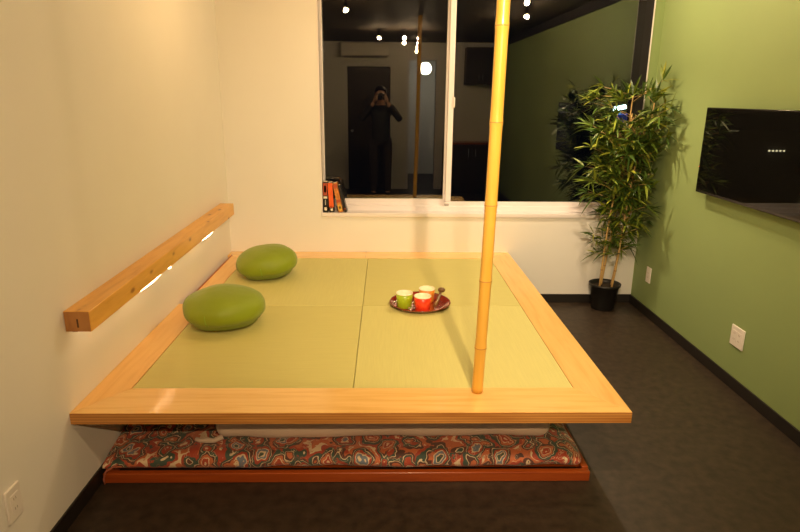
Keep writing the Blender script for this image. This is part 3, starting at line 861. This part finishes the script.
# wall cupboard to the right of the doorway
cb = thing('wall_cupboard', 'dark wall cupboard hanging right of the open doorway', 'cupboard', (1.62, YF, 1.78))
MB().box(-.24, .24, .001, .26, 0, .58, .003).build('carcass', M['door'], cb)
for s in (-1, 1):
    dd = MB().box(s * .12 - .115, s * .12 + .115, .26, .276, .005, .575, .002).build('door', M['door'], cb)
    MB().tube([(s * .03, .276, .06), (s * .03, .295, .06), (s * .03, .295, .15), (s * .03, .276, .15)], .004, 8).build('handle', M['metal'], dd)
ct = thing('side_counter', 'low dark wooden counter standing below the wall cupboard', 'counter', (1.5, YF, 0))
MB().box(-.44, .44, .002, .42, .0, .82, .003).build('carcass', M['door'], ct)
MB().box(-.45, .45, .002, .44, .82, .85, .003).build('worktop', M['redwood'], ct)
for s in (-1, 1):
    dd = MB().box(s * .22 - .213, s * .22 + .213, .42, .436, .06, .80, .002).build('door', M['door'], ct)
    MB().tube([(s * .06, .436, .62), (s * .06, .455, .62), (s * .06, .455, .74), (s * .06, .436, .74)], .004, 8).build('handle', M['metal'], dd)

# ------------------------------------------------------------------ the photographer (mirrored in the window)
def skin_chain(name, verts, edges, root, material, parent=None, sub=2, loc=(0, 0, 0)):
    me = bpy.data.meshes.new(name)
    me.from_pydata([v[:3] for v in verts], edges, [])
    o = bpy.data.objects.new(name, me); COL.objects.link(o); me.materials.append(material)
    if parent: o.parent = parent
    o.location = loc
    md = o.modifiers.new('Skin', 'SKIN'); md.use_smooth_shade = True
    lay = me.skin_vertices[0].data
    for i, v in enumerate(verts):
        rx = v[3]; ry = v[4] if len(v) > 4 else rx
        lay[i].radius = (rx, ry); lay[i].use_root = (i == root)
    sb = o.modifiers.new('Subdivision', 'SUBSURF'); sb.levels = sub; sb.render_levels = sub
    return o
PEY = -.30
per = thing('person', 'person in dark jacket and trousers holding a camera up to the face', 'person', (-.02, PEY, 0))
# body: one continuous surface
bv = [(0, 0, .93, .085, .065),                                    # 0 pelvis
      (0, .005, 1.10, .09, .07), (0, 0, 1.27, .10, .07), (0, -.005, 1.38, .085, .06), (0, .01, 1.47, .052), (0, .035, 1.545, .066), (0, .045, 1.615, .083), (0, .04, 1.675, .06),
      (.095, 0, .86, .065), (.105, .01, .48, .045), (.11, -.02, .10, .040), (.115, .10, .035, .033),
      (-.095, 0, .86, .065), (-.105, .01, .48, .045), (-.11, -.02, .10, .040), (-.115, .10, .035, .033),
      (.17, 0, 1.39, .058), (.30, .10, 1.22, .042), (.10, .205, 1.49, .030),
      (-.17, 0, 1.39, .058), (-.30, .10, 1.22, .042), (-.10, .205, 1.49, .030)]
be = [(0, 1), (1, 2), (2, 3), (3, 4), (4, 5), (5, 6), (6, 7), (0, 8), (8, 9), (9, 10), (10, 11), (0, 12), (12, 13), (13, 14), (14, 15),
      (3, 16), (16, 17), (17, 18), (3, 19), (19, 20), (20, 21)]
body = skin_chain('body', bv, be, 0, M['skin'], per)
jv = [(0, 0, .82, .165, .13), (0, .005, 1.10, .155, .12), (0, 0, 1.27, .172, .125), (0, -.005, 1.39, .145, .108), (0, .008, 1.445, .068),
      (.18, 0, 1.39, .070), (.31, .10, 1.215, .055), (.125, .19, 1.465, .040), (-.18, 0, 1.39, .070), (-.31, .10, 1.215, .055), (-.125, .19, 1.465, .040)]
skin_chain('jacket', jv, [(0, 1), (1, 2), (2, 3), (3, 4), (3, 5), (5, 6), (6, 7), (3, 8), (8, 9), (9, 10)], 1, M['jacket'], per)
tv_ = [(0, 0, 1.0, .148, .112), (.098, 0, .84, .100), (.107, .01, .48, .072), (.112, -.015, .055, .062), (-.098, 0, .84, .100), (-.107, .01, .48, .072), (-.112, -.015, .055, .062)]
skin_chain('trousers', tv_, [(0, 1), (1, 2), (2, 3), (0, 4), (4, 5), (5, 6)], 0, M['trousers'], per)
for s in (-1, 1):
    MB().softbox(s * .115 - .048, s * .115 + .048, -.09, .17, .0, .085, .038, (10, 18, 8)).build('shoe', M['shoe'], per)
    # hand: palm with four bent fingers and a thumb closing on the camera body
    hv = [(s * .10, .205, 1.49, .028, .020), (s * .088, .235, 1.535, .032, .018)]
    hd = [(0, 1)]
    for k in range(4):
        zb = 1.530 + .017 * k
        ln = (.85, 1, 1.05, .95)[k]
        i = len(hv)
        hv += [(s * .086, .245, zb, .0095), (s * .080, .245 + .036 * ln, zb + .004, .009), (s * .066, .245 + .050 * ln, zb + .005, .0085), (s * .048, .245 + .048 * ln, zb + .005, .0075)]
        hd += [(1, i), (i, i + 1), (i + 1, i + 2), (i + 2, i + 3)]
    i = len(hv)
    hv += [(s * .080, .222, 1.522, .011), (s * .058, .224, 1.520, .010), (s * .040, .232, 1.522, .009)]
    hd += [(1, i), (i, i + 1), (i + 1, i + 2)]
    skin_chain('hand', hv, hd, 0, M['skin'], per, 1)
    MB().sphere((s * .034, .115, 1.612), .012, 14, 10).build('eye', M['eye'], per)
    MB().sphere((s * .082, .035, 1.60), .03, 14, 10, scale=(.3, .6, 1)).build('ear', M['skin'], per)
hb = MB(); hb.sphere((0, .025, 1.645), .102, 28, 18, scale=(.95, 1.05, .95))
bmesh.ops.delete(hb.bm, geom=[v for v in hb.bm.verts if v.co.y > .075 and v.co.z < 1.675 or v.co.z < 1.56], context='VERTS')
hb.build('hair', M['hair'], per)
MB().tube([(0, .118, 1.615), (0, .140, 1.585), (0, .128, 1.575)], [.009, .013, .008], 10).build('nose', M['skin'], per)
MB().tube([(-.022, .122, 1.552), (0, .128, 1.550), (.022, .122, 1.552)], [.003, .006, .003], 8).build('mouth', plain('lips', (.4, .16, .12), .5), per)
cm = thing('camera', 'black camera held up before the face of the photographer', 'camera', (-.02, PEY + .24, CAMZ - .005))
MB().box(-.064, .064, -.055, .0, -.045, .040, .01, 3).build('camera_body', M['black_metal'], cm)
MB().box(-.025, .025, -.05, -.005, .038, .058, .006, 2).build('viewfinder', M['black_metal'], cm)
lz = MB().lathe([(0, 0), (.031, 0), (.031, .03), (.029, .032), (.029, .044), (.024, .045), (.023, .040), (0, .039)], 32).build('lens_barrel', M['black_metal'], cm, (0, 0, 0)); lz.rotation_euler = (-PI / 2, 0, 0)
gz = MB().lathe([(.023, .040), (.012, .0425), (0, .043)], 24).build('lens_glass', M['lens_glass'], lz)

# ------------------------------------------------------------------ world, camera, view
w = bpy.data.worlds.new('night'); S.world = w; w.use_nodes = True
bg = w.node_tree.nodes['Background']; bg.inputs['Color'].default_value = (.012, .016, .03, 1); bg.inputs['Strength'].default_value = .08

PITCH, YAW, ROLL, FPX = .2734, .0238, .0097, 604.2457
F = Vector((math.sin(YAW) * math.cos(PITCH), math.cos(YAW) * math.cos(PITCH), -math.sin(PITCH)))
Rr = Vector((math.cos(YAW), -math.sin(YAW), 0)); U = Rr.cross(F)
R2 = math.cos(ROLL) * Rr + math.sin(ROLL) * U; U2 = -math.sin(ROLL) * Rr + math.cos(ROLL) * U
cam = bpy.data.cameras.new('camera_view'); co = bpy.data.objects.new('camera_view', cam); COL.objects.link(co)
cam.sensor_width = 36; cam.sensor_fit = 'HORIZONTAL'; cam.lens = 36 * FPX / 800
cam.clip_start = .02; cam.clip_end = 100
mw = Matrix(((R2.x, U2.x, -F.x, 0), (R2.y, U2.y, -F.y, 0), (R2.z, U2.z, -F.z, CAMZ), (0, 0, 0, 1)))
co.matrix_world = mw
S.camera = co
S.view_settings.view_transform = 'Standard'; S.view_settings.look = 'None'
S.view_settings.exposure = 0.03; S.view_settings.gamma = 1.0
S.view_settings.use_curve_mapping = False
S.cycles.max_bounces = 10; S.cycles.diffuse_bounces = 5; S.cycles.glossy_bounces = 5; S.cycles.transparent_max_bounces = 16
S.cycles.caustics_reflective = False; S.cycles.caustics_refractive = False
S.cycles.sample_clamp_indirect = 6
